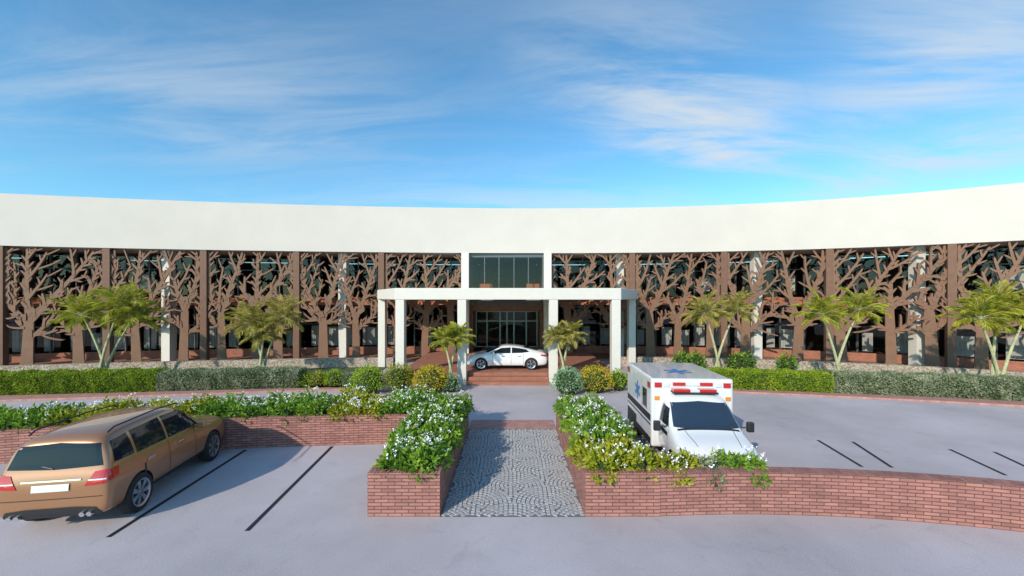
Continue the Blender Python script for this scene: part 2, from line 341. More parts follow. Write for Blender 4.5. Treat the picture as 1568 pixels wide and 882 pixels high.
def bush(name,x,y,r,h,lm,ls=.09,z=0):
    mb=MB(); n=int(1500*(r/.8)**2*(.09/ls)**1.5)
    th=rng.uniform(0,2*np.pi,n); ph=np.arccos(rng.uniform(-.35,1,n)); q=rng.uniform(.8,1.06,n)
    lump=1+.10*np.sin(4*th+x)*np.sin(5*ph)+.06*np.sin(7*th+y)
    d=np.stack([np.sin(ph)*np.cos(th),np.sin(ph)*np.sin(th),np.cos(ph)],1); q=q*lump
    C=np.stack([x+d[:,0]*r*q,y+d[:,1]*r*q,z+h*.42+d[:,2]*h*.58*q],1)
    leaves(mb,C,d*.8+rng.normal(size=(n,3))*.6,rng.uniform(.7,1.4,n)*ls,rng.uniform(.45,.6,n)*ls,1)
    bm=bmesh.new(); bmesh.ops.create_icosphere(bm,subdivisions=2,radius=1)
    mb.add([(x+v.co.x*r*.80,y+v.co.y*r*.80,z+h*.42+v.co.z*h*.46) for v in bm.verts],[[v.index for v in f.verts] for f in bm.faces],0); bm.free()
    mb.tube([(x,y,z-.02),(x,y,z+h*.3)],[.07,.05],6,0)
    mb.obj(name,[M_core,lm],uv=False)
def PX(x,d): return (x-784)/FP*d
bush('round_shrub',PX(562,19.4),19.6,.82,1.32,L_lime); bush('round_shrub',PX(609,19.8),20.0,.76,1.36,L_bedy); bush('golden_shrub',PX(658,19.4),19.7,.88,1.34,L_yel)
bush('round_shrub',PX(690,19.8),19.9,.5,.9,L_blue); bush('round_shrub',PX(870,19.2),19.4,.76,1.28,L_blue); bush('golden_shrub',PX(914,19.5),19.8,.82,1.3,L_yel); bush('round_shrub',PX(950,19.8),20.2,.55,1.05,L_lime)
for xx,r,h,lm in ((452,.5,.8,L_hedge),(463,.5,.75,L_lime),(486,.5,.85,L_bedy),(510,.5,.9,L_lime),(532,.45,.75,L_grey),(440,.4,.7,L_grey)):
    bush('low_shrub',PX(xx,20.8),20.9,r,h,lm)
for xx,d in ((1045,26),(1066,26.2),(1128,25.5),(1143,25.3),(1205,25)):
    bush('leafy_shrub',PX(xx,d),d,.5,1.15,L_bed,.2)
# ---------------------------------------------------------------- palms
def palm(name,base,heads,rad,lm):
    mb=MB(); bx,by=base
    for hi,(hx,hy,hz) in enumerate(heads):
        off=(.18*math.cos(hi*2.1),.18*math.sin(hi*2.1)); path=[];rd=[]; hz=hz-.05*rad
        for i in range(9):
            t=i/8; e=t**1.5; path.append((bx+off[0]+(hx-bx-off[0])*e,by+off[1]+(hy-by-off[1])*e,hz*t)); rd.append(.085-.045*t)
        mb.tube(path,rd,8,1)
        nf=24
        for k in range(nf):
            az=k*2.399+rng.uniform(-.2,.2); u=(k+.5)/nf
            el=math.radians(86-104*u+rng.uniform(-9,9)); Lf=rad*rng.uniform(.85,1.15)*(1.0-.12*u)
            p=np.array([hx,hy,hz]); h=np.array([math.cos(az),math.sin(az),0]); pts=[p.copy()]; ds=[]
            ns=12; e=el; dr=rng.uniform(.7,1.3)
            for s in range(ns):
                dd=h*math.cos(e)+np.array([0,0,1])*math.sin(e); p=p+dd*Lf/ns; pts.append(p.copy()); ds.append(dd); e-=math.radians((1.5+8*s/ns)*dr)
            mb.tube([tuple(q) for q in pts[::2]],[.018-.002*i for i in range(len(pts[::2]))],4,1,False)
            side=np.array([-math.sin(az),math.cos(az),0]); C=[];D=[];LL=[]
            for s in range(2,ns):
                for sub in (0,.25,.5,.75):
                    t=(s+sub)/ns
                    if t>1: continue
                    q=pts[s]+(pts[s+1]-pts[s])*sub
                    for sg in (-1,1):
                        C.append(q); D.append(side*sg*(.9-.5*t)+ds[s-1]*(.8+.5*t)+np.array([0,0,-.45])+rng.normal(size=3)*.16); LL.append(rad*.36*math.sin(math.pi*min(1,.16+t*.80))**.6*rng.uniform(.8,1.15))
            LL=np.array(LL); leaves(mb,np.array(C),np.array(D),LL,.028+.024*LL,0)
    mb.obj(name,[lm,M_palmst],uv=False)
def HP(x,y,d): return (PX(x,d),d,H-(y-455)*d/FP)
palm('palm_tree',(PX(158,22.8),22.8),[HP(127,482,22.6),HP(205,486,23.1),HP(186,466,22.8)],1.6,L_palm)
palm('palm_tree',(PX(402,23.4),23.4),[HP(380,494,23.2),HP(434,484,23.6),HP(405,508,23.4)],1.5,L_palmd)
palm('palm_tree',(PX(690,21.2),20.8),[HP(680,520,20.8),HP(702,516,21.0)],.95,L_palm)
palm('palm_tree',(PX(862,21),20.9),[HP(852,518,20.8),HP(873,512,21.0)],.95,L_palmd)
palm('palm_tree',(PX(1098,22.6),22.6),[HP(1080,480,22.4),HP(1127,474,22.8)],1.35,L_palmd)
palm('palm_tree',(PX(1285,20.8),20.9),[HP(1258,480,20.8),HP(1316,472,21.0)],1.35,L_palm)
palm('palm_tree',(PX(1535,19.3),19.5),[HP(1500,486,19.4),HP(1527,472,19.6),HP(1572,480,19.3)],1.45,L_palm)
# ---------------------------------------------------------------- building
bld=empty('curved_office_building')
ZB=8.15; ZT=11.55
def curvewall(mb,off,z0,z1,mi,th=0,xs=XR,rev=False):
    if th: wall(mb,[(x,F(x)+off) for x in xs],th,z0,z1,mi); return
    for i in range(len(xs)-1):
        a,b=xs[i],xs[i+1]
        mb.add([(a,F(a)+off,z0),(b,F(b)+off,z0),(b,F(b)+off,z1),(a,F(a)+off,z1)],[(0,1,2,3)],mi,[[(a,z0),(b,z0),(b,z1),(a,z1)]])
def curveslab(mb,o0,o1,z0,z1,mi,xs=XR):
    n=len(xs); V=[];Fc=[]
    for x in xs: V+= [(x,F(x)+o0,z0),(x,F(x)+o1,z0),(x,F(x)+o1,z1),(x,F(x)+o0,z1)]
    for i in range(n-1):
        a=4*i;b=a+4
        for k in range(4): Fc.append((a+k,b+k,b+(k+1)%4,a+(k+1)%4))
    mb.add(V,Fc,mi)
mb=MB(); curvewall(mb,-.25,ZB,ZT,0,th=.5,xs=np.linspace(-58,42,241)); mb.obj('parapet_fascia',[M_white],parent=bld)
mb=MB(); curveslab(mb,.26,14,ZB+.3,ZB+.6,0); curveslab(mb,.26,3.4,ZB-.02,ZB+.28,0); mb.obj('roof_slab',[M_white],parent=bld,recalc=True)
mb=MB(); curveslab(mb,-.35,14,0,.12,0); mb.obj('terrace_floor',[M_floor],parent=bld,recalc=True)
mb=MB(); curveslab(mb,3.3,14,4.2,4.5,0); curvewall(mb,13.5,.12,ZB+.2,0,th=.3)
for x in np.arange(-55,42,9.): mb.box(x,x+.2,F(x)+4.8,F(x)+13.4,.13,ZB+.2,0)
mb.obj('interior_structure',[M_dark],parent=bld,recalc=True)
for nm,xa,xb in (('glazing_west',-58,-3.3),('glazing_east',2.5,42)):
    xs=np.arange(xa,xb+.01,.8)
    mb=MB(); curvewall(mb,3.0,.72,ZB-.03,0,xs=xs); mb.obj(nm,[M_glass],parent=bld,uv=False)
    mb=MB(); curvewall(mb,2.9,.12,.72,0,th=.22,xs=xs); mb.obj(nm+'_brick_sill',[M_brick2],parent=bld)
    mb=MB(); V=[];Fc=[]
    for i,x in enumerate(xs): V+=[(x,F(x)+2.9,4.80),(x,F(x)+1.7,4.34),(x,F(x)+1.7,4.18),(x,F(x)+2.9,4.12)]
    for i in range(len(xs)-1):
        a=4*i;b=a+4
        for k in range(4): Fc.append((a+k,b+k,b+(k+1)%4,a+(k+1)%4))
    mb.add(V,Fc,0); mb.obj(nm+'_tiled_eave',[M_terra],parent=bld,recalc=True)
    mb=MB()
    for i,x in enumerate(np.arange(xa+.4,xb-.2,1.5)):
        mb.box(x-.035,x+.035,F(x)+2.9,F(x)+3.04,.73,4.1,0); mb.box(x-.035,x+.035,F(x)+2.9,F(x)+3.04,4.97,ZB-.05,0)
    for z in (2.6,3.95,6.9):
        V=[];Fc=[]
        for x in xs: V+=[(x,F(x)+2.92,z),(x,F(x)+3.03,z),(x,F(x)+3.03,z+.06),(x,F(x)+2.92,z+.06)]
        for i in range(len(xs)-1):
            a=4*i;b=a+4
            for k in range(4): Fc.append((a+k,b+k,b+(k+1)%4,a+(k+1)%4))
        mb.add(V,Fc,0)
    mb.obj(nm+'_mullions',[M_dalu],parent=bld,recalc=True,uv=False)
    mb=MB(); random.seed(5)  # added pale pleated panels behind the glass, imitating whitish reflection patches
    for x in np.arange(xa+.5,xb-1.4,1.5):
        for z0,z1,pr in ((.8,2.55,.85),(5.3,6.8,.10)):
            if random.random()<pr:
                w=random.choice((.55,.8,1.2)); x0=x+random.uniform(0,1.4-w)
                zz=z1-random.uniform(0,.5)
                n=10; V=[];Fc=[]
                for k in range(n+1):
                    xx=x0+w*k/n; V+=[(xx,F(xx)+3.5+.04*(k%2),z0),(xx,F(xx)+3.5+.04*(k%2),zz)]
                for k in range(n): Fc.append((2*k,2*k+2,2*k+3,2*k+1))
                mb.add(V,Fc,0)
    mb.obj(nm+'_reflection_panels',[M_reflpanel],parent=bld,uv=False)
PXs=[-50.6,-45,-39.2,-33.4,-27.7,-21.9,-15.8,-9.8,-3.55,2.7,9.1,15.6,22.0,27.7,33,37.8]
mb=MB()
for X in PXs:
    if X in (-3.55,2.7): continue
    s=(F(X+.1)-F(X-.1))/.2; a=math.atan(s); c,sn=math.cos(a),math.sin(a); y=F(X)
    mb.box(-.21,.21,-.2,.2,.12,ZB,0,lambda p:(X+p[0]*c-p[1]*sn,y+p[0]*sn+p[1]*c,p[2]))
mb.obj('screen_posts',[M_brown2],parent=bld,recalc=True)
mb=MB()
for X in (-3.55,2.7): mb.box(X-.28,X+.28,30-.3-.12,30+.3,.12,ZB-.004,0)
for X in (-47,-36,-24.8,-12.9,8.4,18.2,26.9,34): mb.box(X-.3,X+.3,F(X)+.6,F(X)+1.15,.12,ZB-.004,0)
mb.obj('white_columns',[M_col],parent=bld,recalc=True)
def branches(W,seed):
    r=np.random.default_rng(seed); ztop=ZB-.02; allp=np.zeros((0,2)); chains=[]
    def grow(p,ang,w0,w1,length,clr,free,drift=.02,wob=.022,minn=5):
        nonlocal allp
        st=.12; pts=[np.array(p,float)]; an=[ang]; n=int(length/st)
        for i in range(n):
            q0=pts[-1]
            if q0[0]<.55 and ang<0: ang*=.80
            if q0[0]>W-.55 and ang>0: ang*=.80
            ang=ang*(1-drift)+r.normal()*wob
            q=q0+np.array([math.sin(ang),math.cos(ang)])*st
            if q[0]<.08 or q[0]>W-.08 or q[1]>ztop: break
            if i*st>free and len(allp):
                if np.linalg.norm(allp-q,axis=1).min()<clr: break
            pts.append(q); an.append(ang)
        if len(pts)<minn: return None
        m=len(pts); w=np.linspace(w0,w0+(w1-w0)*min(1,.35+m/max(4,n)),m)
        c=(np.array(pts),w,np.array(an)); chains.append(c); allp=np.vstack([allp,c[0][1:]]); return c
    k=3 if seed%5 in (0,2) else 2
    us=[W*(i+.5)/k+r.uniform(-.35,.35) for i in range(k)]; L1=[]; trunks=[]
    for u in us:
        zf=r.uniform(3.1,4.3); p=[];z=.1;x=u;ln=r.uniform(-.06,.06)
        while z<zf: p.append((x,z)); z+=.12; x+=ln*.12
        w0=r.uniform(.54,.72); p=np.array(p); w=np.linspace(w0,w0*.76,len(p)); w[:6]*=np.linspace(1.15,1,6)
        c=(p,w,np.full(len(p),ln)); chains.append(c); allp=np.vstack([allp,p]); trunks.append(c)
    for c in trunks:
        e=c[0][-2]; we=c[1][-1]
        aa=[-.40,.38] if r.uniform()<.5 else [-.72,-.02,.70]
        for a in aa:
            q=grow(e,a+r.uniform(-.08,.08),we*.68,.13,6,.50,.9,.010)
            if q: L1.append(q)
    for c in trunks:
        for sgn in (-1,1):
            zs=r.uniform(2.1,2.9); i=min(len(c[0])-3,int((zs-.1)/.12))
            q=grow(c[0][i],sgn*r.uniform(.85,1.05),.26,.11,3.2,.45,.9,.022)
            if q: L1.append(q)
    L2=[]
    def spawn(src,out,gap,first,dang,wf,w1,ln,clr,free,minn):
        for c in src:
            p,w,a=c; sg=1 if r.uniform()<.5 else -1; i=int(first/.12)
            while i<len(p)-1:
                for s2 in (sg,-sg):
                    q=grow(p[i],a[i]+s2*(dang+r.uniform(-.12,.12)),min(w[i]*.8,wf),w1,ln*r.uniform(.7,1.2),clr,free,.025,minn=minn)
                    if q: out.append(q); break
                sg=-sg; i+=max(2,int(gap*r.uniform(.8,1.25)/.12))
    spawn(L1,L2,.64,.50,.72,.20,.095,2.8,.40,.50,6)
    L3=[]; spawn(L2,L3,.55,.42,.68,.145,.08,1.4,.34,.44,5)
    L4=[]; spawn(L1,L4,.50,.35,.78,.14,.08,1.0,.34,.44,5)
    return chains
mb=MB(); tot=0
for b in range(len(PXs)-1):
    X0,X1=PXs[b],PXs[b+1]
    if X0==-3.55: continue
    O=Vector((X0,F(X0),0)); E=Vector((X1,F(X1),0)); T_=(E-O); W=T_.length; T_/=W; Nn=Vector((T_.y,-T_.x,0))
    for ci,(c,w,an) in enumerate(branches(W,100+b)):
        tot+=1; m=len(c)
        c2=c.copy(); c2[1:-1]=.25*c[:-2]+.5*c[1:-1]+.25*c[2:]; c=c2
        tg=np.gradient(c,axis=0); tg/=np.linalg.norm(tg,axis=1,keepdims=True)+1e-9; nr=np.stack([-tg[:,1],tg[:,0]],1)
        w=w.copy(); w[-1]*=.45
        f=.045+.0010*(ci%70); bk=-.045-.0009*(ci%65)
        V=[]
        for i in range(m):
            for sg,off in ((1,f),(-1,f),(-1,bk),(1,bk)):
                u=c[i]+nr[i]*sg*w[i]/2; u[1]=min(u[1],ZB-.01); p=O+T_*float(u[0])+Nn*off; V.append((p.x,p.y,float(u[1])))
        Fc=[]
        for i in range(m-1):
            a=4*i;q=a+4
            for k in range(4): Fc.append((a+k,q+k,q+(k+1)%4,a+(k+1)%4))
        Fc.append((4*m-4,4*m-3,4*m-2,4*m-1))
        mb.add(V,Fc,0)
mb.obj('tree_pattern_screens',[M_brown],parent=bld,uv=False,recalc=True)
for xs in (np.linspace(-50,-8.2,50),np.linspace(7.6,38,40)):
    mb=MB(); wall(mb,[(x,F(x)-2.6) for x in xs],.4,0,.62,0); mb.obj('pebble_stone_wall',[M_stone],uv=False)
# entrance
mb=MB()
mb.box(-3.27,2.42,30.0,30.25,7.85,ZB-.005,1)
mb.box(-3.27,2.42,30.0,30.12,5.28,5.38,1)
for x in (-3.2,-2.1,-1.0,.15,1.25,2.35): mb.box(x-.03,x+.03,30.0,30.1,5.38,7.85,1)
mb.box(-3.27,2.42,30.6,30.8,3.75,4.55,0); mb.box(-3.27,2.42,30.55,30.6,4.10,4.16,1)
mb.box(-3.27,-3.05,30.6,34,.56,3.75,0); mb.box(2.2,2.42,30.6,34,.56,3.75,0)
mb.obj('entrance_frames',[M_wood,M_dalu],parent=bld,recalc=True)
mb=MB(); mb.add([(-3.27,30.06,5.38),(2.42,30.06,5.38),(2.42,30.06,7.85),(-3.27,30.06,7.85)],[(0,1,2,3)]); mb.add([(-3.05,33,.6),(2.2,33,.6),(2.2,33,3.7),(-3.05,33,3.7)],[(0,1,2,3)])
mb.obj('entrance_glass',[M_glass],parent=bld,uv=False)
mb=MB()
for x in (-3.0,-2.1,-1.0,-.42,.16,1.2,2.1): mb.box(x-.05,x+.05,32.9,33.1,.56,3.6,0)
for z in (.6,2.75,3.55): mb.box(-3.05,2.2,32.88,33.08,z,z+.09,0)
mb.obj('entrance_doors',[mat('greygreen_frames',(.34,.44,.40),.4,.2)],parent=bld,recalc=True)
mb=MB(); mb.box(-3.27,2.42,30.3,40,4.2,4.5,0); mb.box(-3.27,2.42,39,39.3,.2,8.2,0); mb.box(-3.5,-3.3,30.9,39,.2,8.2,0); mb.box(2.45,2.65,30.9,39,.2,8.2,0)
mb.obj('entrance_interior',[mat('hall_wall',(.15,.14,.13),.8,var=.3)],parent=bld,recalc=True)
mb=MB()
for x in (-2.6,1.1):
    mb.box(x,x+1.1,30.8,31.5,4.55,5.55,1); mb.box(x+.04,x+1.06,30.72,30.79,5.4,5.85,0)
mb.obj('upper_lounge_chairs',[mat('orange_fabric',(.5,.14,.05),.8),mat('pale_fabric',(.5,.5,.48),.8)],parent=bld,recalc=True,bevel=.05)
mb=MB()
mb.box(-2.48,2.02,21.3,29.6,0,.19,0); mb.box(-2.48,2.02,21.65,29.6,.19,.37,0); mb.box(-2.48,2.02,22.0,29.6,.37,.56,0)
mb.box(-6.4,-2.483,22.05,31,0,.557,0); mb.box(2.023,5.9,22.05,31,0,.557,0); mb.box(-2.48,2.02,29.61,33.4,.12,.556,0)
mb.obj('brick_entrance_steps',[M_brick2],recalc=True,bevel=.012)
cn=empty('entrance_canopy')
poly=[(-6.42,21.45),(5.98,21.45),(8.75,27.2),(8.75,29.6),(-9.35,29.6),(-9.35,27.2)]
mb=MB(); n=len(poly); V=[(x,y,4.66) for x,y in poly]+[(x,y,5.30) for x,y in poly]
mb.add(V,[list(range(n))[::-1],[n+i for i in range(n)]]+[(i,(i+1)%n,n+(i+1)%n,n+i) for i in range(n)],0)
mb.obj('canopy_slab',[M_col],parent=cn,recalc=True,bevel=.03)
mb=MB()
for x,y in ((-6.15,21.7),(-2.75,21.7),(2.28,21.7),(5.72,21.7),(-8.95,27.1),(8.25,27.1)): mb.box(x-.24,x+.24,y-.24,y+.24,0,4.657,0)
mb.obj('canopy_columns',[M_col],parent=cn,recalc=True,bevel=.02)
# ---------------------------------------------------------------- vehicles
def paint(name,col,rough=.25,metal=0,coat=1): return mat(name,col,rough,metal,coat=coat,spec=.5)
M_carglass=mat('car_glass',(.010,.016,.024),.04,spec=.30,coat=0)
M_windscreen=mat('windscreen_glass',(.020,.035,.060),.03,spec=.8,coat=.3)
M_tyre=mat('tyre_rubber',(.018,.018,.019),.85,bump=.2)
M_rim=mat('alloy_rim',(.62,.63,.65),.25,.9)
M_plastic=mat('black_plastic',(.02,.02,.022),.5)
M_red=mat('red_lens',(.50,.012,.012),.12,coat=1); M_lens=mat('clear_lens',(.75,.77,.8),.1,.2,coat=1)
M_plate=mat('number_plate',(.75,.75,.72),.4); M_chrome=mat('chrome',(.8,.8,.82),.08,1)
M_orange=mat('amber_lens',(.7,.25,.02),.15,coat=1)
def wheels(parent,xs,hw,r,tw=.23,sp=7):
    for x in xs:
        for s in (-1,1):
            mb=MB(); prof=[(r*.62,-tw/2+.03),(r*.70,-tw/2),(r*.93,-tw/2),(r,-tw/2+.035),(r,tw/2-.035),(r*.93,tw/2),(r*.70,tw/2),(r*.62,tw/2-.03)]
            n=36; V=[]
            for k in range(n):
                a=2*math.pi*k/n
                for (rr,yy) in prof: V.append((math.cos(a)*rr,yy*1.0,math.sin(a)*rr))
            m=len(prof); Fc=[]
            for k in range(n):
                for j in range(m-1): Fc.append((k*m+j,((k+1)%n)*m+j,((k+1)%n)*m+j+1,k*m+j+1))
            mb.add(V,Fc,0)
            def ring(r0,r1,y0,y1,mi):
                V=[];Fc=[]
                for k in range(n):
                    a=2*math.pi*k/n; V+=[(math.cos(a)*r0,y0*s,math.sin(a)*r0),(math.cos(a)*r1,y1*s,math.sin(a)*r1)]
                for k in range(n):
                    q=(k+1)%n; Fc.append((2*k,2*q,2*q+1,2*k+1))
                mb.add(V,Fc,mi)
            ring(r*.72,r*.62,tw/2+.006,tw/2-.005,1); ring(r*.62,r*.60,tw/2-.005,.02,1); ring(r*.605,0.01,.02,.02,2); ring(.055,.001,tw/2-.02,tw/2-.015,1)
            for k in range(sp):
                for dd in (-.11,.11):
                    a=2*math.pi*k/sp+dd; a2=2*math.pi*k/sp+dd*.3
                    ca,sa=math.cos(a),math.sin(a); c2,s2=math.cos(a2),math.sin(a2); w=.019
                    p0=(c2*.04,s2*.04); p1=(ca*r*.64,sa*r*.64); yo=(tw/2-.012)*s; yi=(tw/2-.06)*s
                    V=[]
                    for (p,yy,ww) in ((p0,yo,w*1.2),(p1,yo,w),(p0,yi,w*1.2),(p1,yi,w)):
                        V+=[(p[0]-sa*ww,yy,p[1]+ca*ww),(p[0]+sa*ww,yy,p[1]-ca*ww)]
                    mb.add(V,[(0,1,3,2),(4,6,7,5),(0,2,6,4),(1,5,7,3)],1)
            o=mb.obj('wheel',[M_tyre,M_rim,M_plastic],parent=parent,uv=False); o.location=(x,s*(hw-tw/2),r)
            for p in o.data.polygons:
                if p.material_index==0: p.use_smooth=True
def loft(st,name,parent,m,wx,wr,hw,level=2):
    V=[];Fc=[]
    for (x,zb,w,zbe,wbe,zs,ws,zt) in st:
        half=[(0,zb),(w*.86,zb),(w*.985,zb+.11),(w,zb+(zbe-zb)*.58),(wbe,zbe),(ws,zs),(ws*.74,zt-.012),(0,zt)]
        ring=half+[(-a,b) for a,b in half[-2:0:-1]]
        V+=[(x,a,b) for a,b in ring]
    n=14
    for i in range(len(st)-1):
        for k in range(n): Fc.append((i*n+k,i*n+(k+1)%n,(i+1)*n+(k+1)%n,(i+1)*n+k))
    Fc.append(list(range(n))); Fc.append([(len(st)-1)*n+k for k in range(n)][::-1])
    mb=MB(); mb.add(V,Fc); o=mb.obj(name,[m,M_plastic],recalc=True,smooth=True,uv=False)
    sb=o.modifiers.new('s','SUBSURF'); sb.levels=level; sb.render_levels=level
    dg=bpy.context.evaluated_depsgraph_get(); me=bpy.data.meshes.new_from_object(o.evaluated_get(dg))
    bvh=BVHTree.FromPolygons([v.co[:] for v in me.vertices],[p.vertices[:] for p in me.polygons])
    cut=MB()
    for x in wx:
        for s in (-1,1):
            k=32; V=[]
            for yy in (s*(hw-.33),s*(hw+.3)):
                V+=[(x+math.cos(2*math.pi*i/k)*wr,yy,.0+wr*.86+math.sin(2*math.pi*i/k)*wr) for i in range(k)]
            cut.add(V,[list(range(k)),[k+i for i in range(k)][::-1]]+[(i,k+i,k+(i+1)%k,(i+1)%k) for i in range(k)],0)
    co=cut.obj('cut',[M_plastic],recalc=True,uv=False)
    o.modifiers.clear(); o.data=me
    if not me.materials: me.materials.append(m)
    bo=o.modifiers.new('b','BOOLEAN'); bo.object=co; bo.operation='DIFFERENCE'; bo.solver='EXACT'
    try: bo.material_mode='TRANSFER'
    except Exception: pass
    dg=bpy.context.evaluated_depsgraph_get(); me2=bpy.data.meshes.new_from_object(o.evaluated_get(dg)); o.modifiers.clear(); o.data=me2
    bpy.data.objects.remove(co)
    for p in me2.polygons: p.use_smooth=True
    o.parent=parent
    try:
        me2.set_sharp_from_angle(angle=math.radians(40))
    except Exception: pass
    return o,bvh
def patch(mb,bvh,axis,bot,top,mi,off=.006,nu=6,nv=5):
    def ray(u,v):
        if axis=='y+': r=bvh.ray_cast(Vector((u,5,v)),Vector((0,-1,0)))
        elif axis=='y-': r=bvh.ray_cast(Vector((u,-5,v)),Vector((0,1,0)))
        elif axis=='x+': r=bvh.ray_cast(Vector((6,u,v)),Vector((-1,0,0)))
        elif axis=='x-': r=bvh.ray_cast(Vector((-6,u,v)),Vector((1,0,0)))
        else: r=bvh.ray_cast(Vector((u,v,5)),Vector((0,0,-1)))
        if r[0] is None: return None
        nrml=r[1]; out={'y+':Vector((0,1,0)),'y-':Vector((0,-1,0)),'x+':Vector((1,0,0)),'x-':Vector((-1,0,0)),'z+':Vector((0,0,1))}[axis]
        if nrml.dot(out)<0: nrml=-nrml
        return r[0]+nrml*off
    B=[];Tt=[]
    for i in range(len(bot)-1):
        for k in range(nu): 
            t=k/nu; B.append((bot[i][0]*(1-t)+bot[i+1][0]*t,bot[i][1]*(1-t)+bot[i+1][1]*t)); Tt.append((top[i][0]*(1-t)+top[i+1][0]*t,top[i][1]*(1-t)+top[i+1][1]*t))
    B.append(bot[-1]);Tt.append(top[-1]); G=[]
    for b,t in zip(B,Tt):
        G.append([ray(b[0]*(1-j/nv)+t[0]*j/nv,b[1]*(1-j/nv)+t[1]*j/nv) for j in range(nv+1)])
    V=[];idx={};Fc=[]
    for i,c in enumerate(G):
        for j,p in enumerate(c):
            if p is not None: idx[(i,j)]=len(V); V.append(p[:])
    for i in range(len(G)-1):
        for j in range(nv):
            q=[(i,j),(i+1,j),(i+1,j+1),(i,j+1)]
            if all(k in idx for k in q): Fc.append([idx[k] for k in q])
    if V: mb.add(V,Fc,mi)
def both(mb,bvh,bot,top,mi,**k):
    patch(mb,bvh,'y+',bot,top,mi,**k); patch(mb,bvh,'y-',bot,top,mi,**k)
DM=[M_carglass,M_plastic,M_red,M_lens,M_plate,M_chrome,M_orange,M_windscreen]
suv=empty('parked_suv',(-9.55,10.0,0),math.radians(90+9.5)); suv.scale=(1.0,1.06,1.13)
M_bronze=paint('bronze_paint',(.37,.178,.080),.33,.3)
st=[(-2.24,.48,.82,.80,.80,.86,.74,.88),(-2.20,.36,.92,.98,.88,1.03,.82,1.06),(-2.13,.31,.94,1.08,.91,1.16,.84,1.20),(-2.05,.30,.94,1.10,.91,1.50,.77,1.57),(-1.97,.30,.945,1.10,.91,1.64,.73,1.73),
(-1.2,.28,.945,1.09,.905,1.68,.72,1.78),(-.3,.27,.945,1.07,.90,1.68,.71,1.79),(.35,.27,.945,1.05,.90,1.63,.70,1.74),(.72,.27,.945,1.04,.895,1.40,.73,1.47),(1.02,.27,.945,1.03,.89,1.16,.78,1.20),(1.5,.28,.94,1.02,.88,1.08,.74,1.13),
(2.0,.30,.93,.98,.87,1.03,.70,1.08),(2.16,.34,.89,.90,.82,.96,.66,1.01),(2.22,.42,.80,.74,.74,.80,.60,.84)]
body,bvh=loft(st,'body',suv,M_bronze,(-1.38,1.40),.425,.945)
mb=MB()
both(mb,bvh,[(-1.98,1.20),(-1.45,1.18)],[(-1.90,1.56),(-1.47,1.60)],0)
both(mb,bvh,[(-1.38,1.17),(-.45,1.15)],[(-1.38,1.61),(-.47,1.63)],0)
both(mb,bvh,[(-.37,1.15),(.45,1.13),(.82,1.12)],[(-.39,1.63),(.28,1.61),(.50,1.50)],0)
patch(mb,bvh,'x-',[(-.78,1.20),(0,1.17),(.78,1.20)],[(-.66,1.57),(0,1.61),(.66,1.57)],0,nu=8)
patch(mb,bvh,'x+',[(-.70,1.22),(0,1.21),(.70,1.22)],[(-.58,1.58),(0,1.62),(.58,1.58)],0,nu=8)
for s in (-1,1):
    patch(mb,bvh,'x-',[(s*.54,.88),(s*.88,.90)],[(s*.68,1.11),(s*.87,1.13)],2,off=.012)
    patch(mb,bvh,'x-',[(s*.60,.965),(s*.87,.965)],[(s*.60,.985),(s*.87,.985)],3,off=.016)
    patch(mb,bvh,'x+',[(s*.5,.74),(s*.8,.76)],[(s*.5,.92),(s*.78,.94)],3,off=.012)
both(mb,bvh,[(-2.17,.92),(-1.95,.96)],[(-2.15,1.11),(-1.92,1.12)],2,off=.012)
patch(mb,bvh,'x-',[(-.30,.82),(.30,.82)],[(-.30,.94),(.30,.94)],4,off=.02)
patch(mb,bvh,'x-',[(-.48,.985),(.48,.985)],[(-.48,1.005),(.48,1.005)],5,off=.02)
patch(mb,bvh,'x-',[(-.80,.37),(-.4,.35),(.4,.35),(.80,.37)],[(-.72,.50),(-.4,.53),(.4,.53),(.72,.50)],1,off=.012)
patch(mb,bvh,'x-',[(-.83,.68),(.83,.68)],[(-.83,.692),(.83,.692)],1,off=.008,nu=12)
patch(mb,bvh,'x+',[(-.45,.62),(.45,.62)],[(-.45,.92),(.45,.92)],1,off=.012)
both(mb,bvh,[(-.96,.33),(.96,.33)],[(-.96,.42),(.96,.42)],1,off=.008,nu=10)
for x in (-.42,.60): both(mb,bvh,[(x,.45),(x+.014,.45)],[(x,1.12),(x+.014,1.12)],1,nu=1,nv=8,off=.003)
both(mb,bvh,[(-1.25,.55),(-1.238,.9)],[(-1.2,.55),(-1.188,.9)],1,nu=3,nv=1,off=.003)
for x in (-1.15,-.12):
    for s in (-1,1): mb.box(x,x+.2,s*.945-.02,s*.945+.02,.93,.965,5)
for s in (-1,1):
    mb.tube([(-1.85,s*.66,1.72),(-1.7,s*.67,1.785),(-.5,s*.67,1.81),(.2,s*.66,1.775),(.35,s*.65,1.72)],[.016]*5,6,1)
    mb.tube([(-2.20,s*.52,.40),(-2.27,s*.52,.39)],[.045,.045],10,5)
    mb.tube([(-2.20,s*.64,.40),(-2.27,s*.64,.39)],[.045,.045],10,5)
    mb.tube([(.70,s*.88,1.10),(.72,s*1.0,1.12)],[.03,.03],6,1)
mb.tube([(-2.16,.02,1.19),(-2.10,.38,1.27)],[.012,.008],5,1)
mb.obj('windows_and_trim',DM,parent=suv,recalc=False,uv=False)
mb=MB()
for s in (-1,1): mb.box(.60,.74,s*1.03-.10,s*1.03+.10,1.05,1.20,0)
mb.obj('mirrors',[M_bronze],parent=suv,recalc=True,bevel=.04)
mb=MB(); mb.box(-1.75,2.0,-.75,.75,.25,.5,0); mb.obj('underbody',[M_plastic],parent=suv,recalc=True)
wheels(suv,(-1.38,1.40),.955,.375,.24,7)
sed=empty('parked_sedan',(-.33,23.75,.557),math.pi)
M_wp=paint('white_paint',(.76,.76,.77),.2)
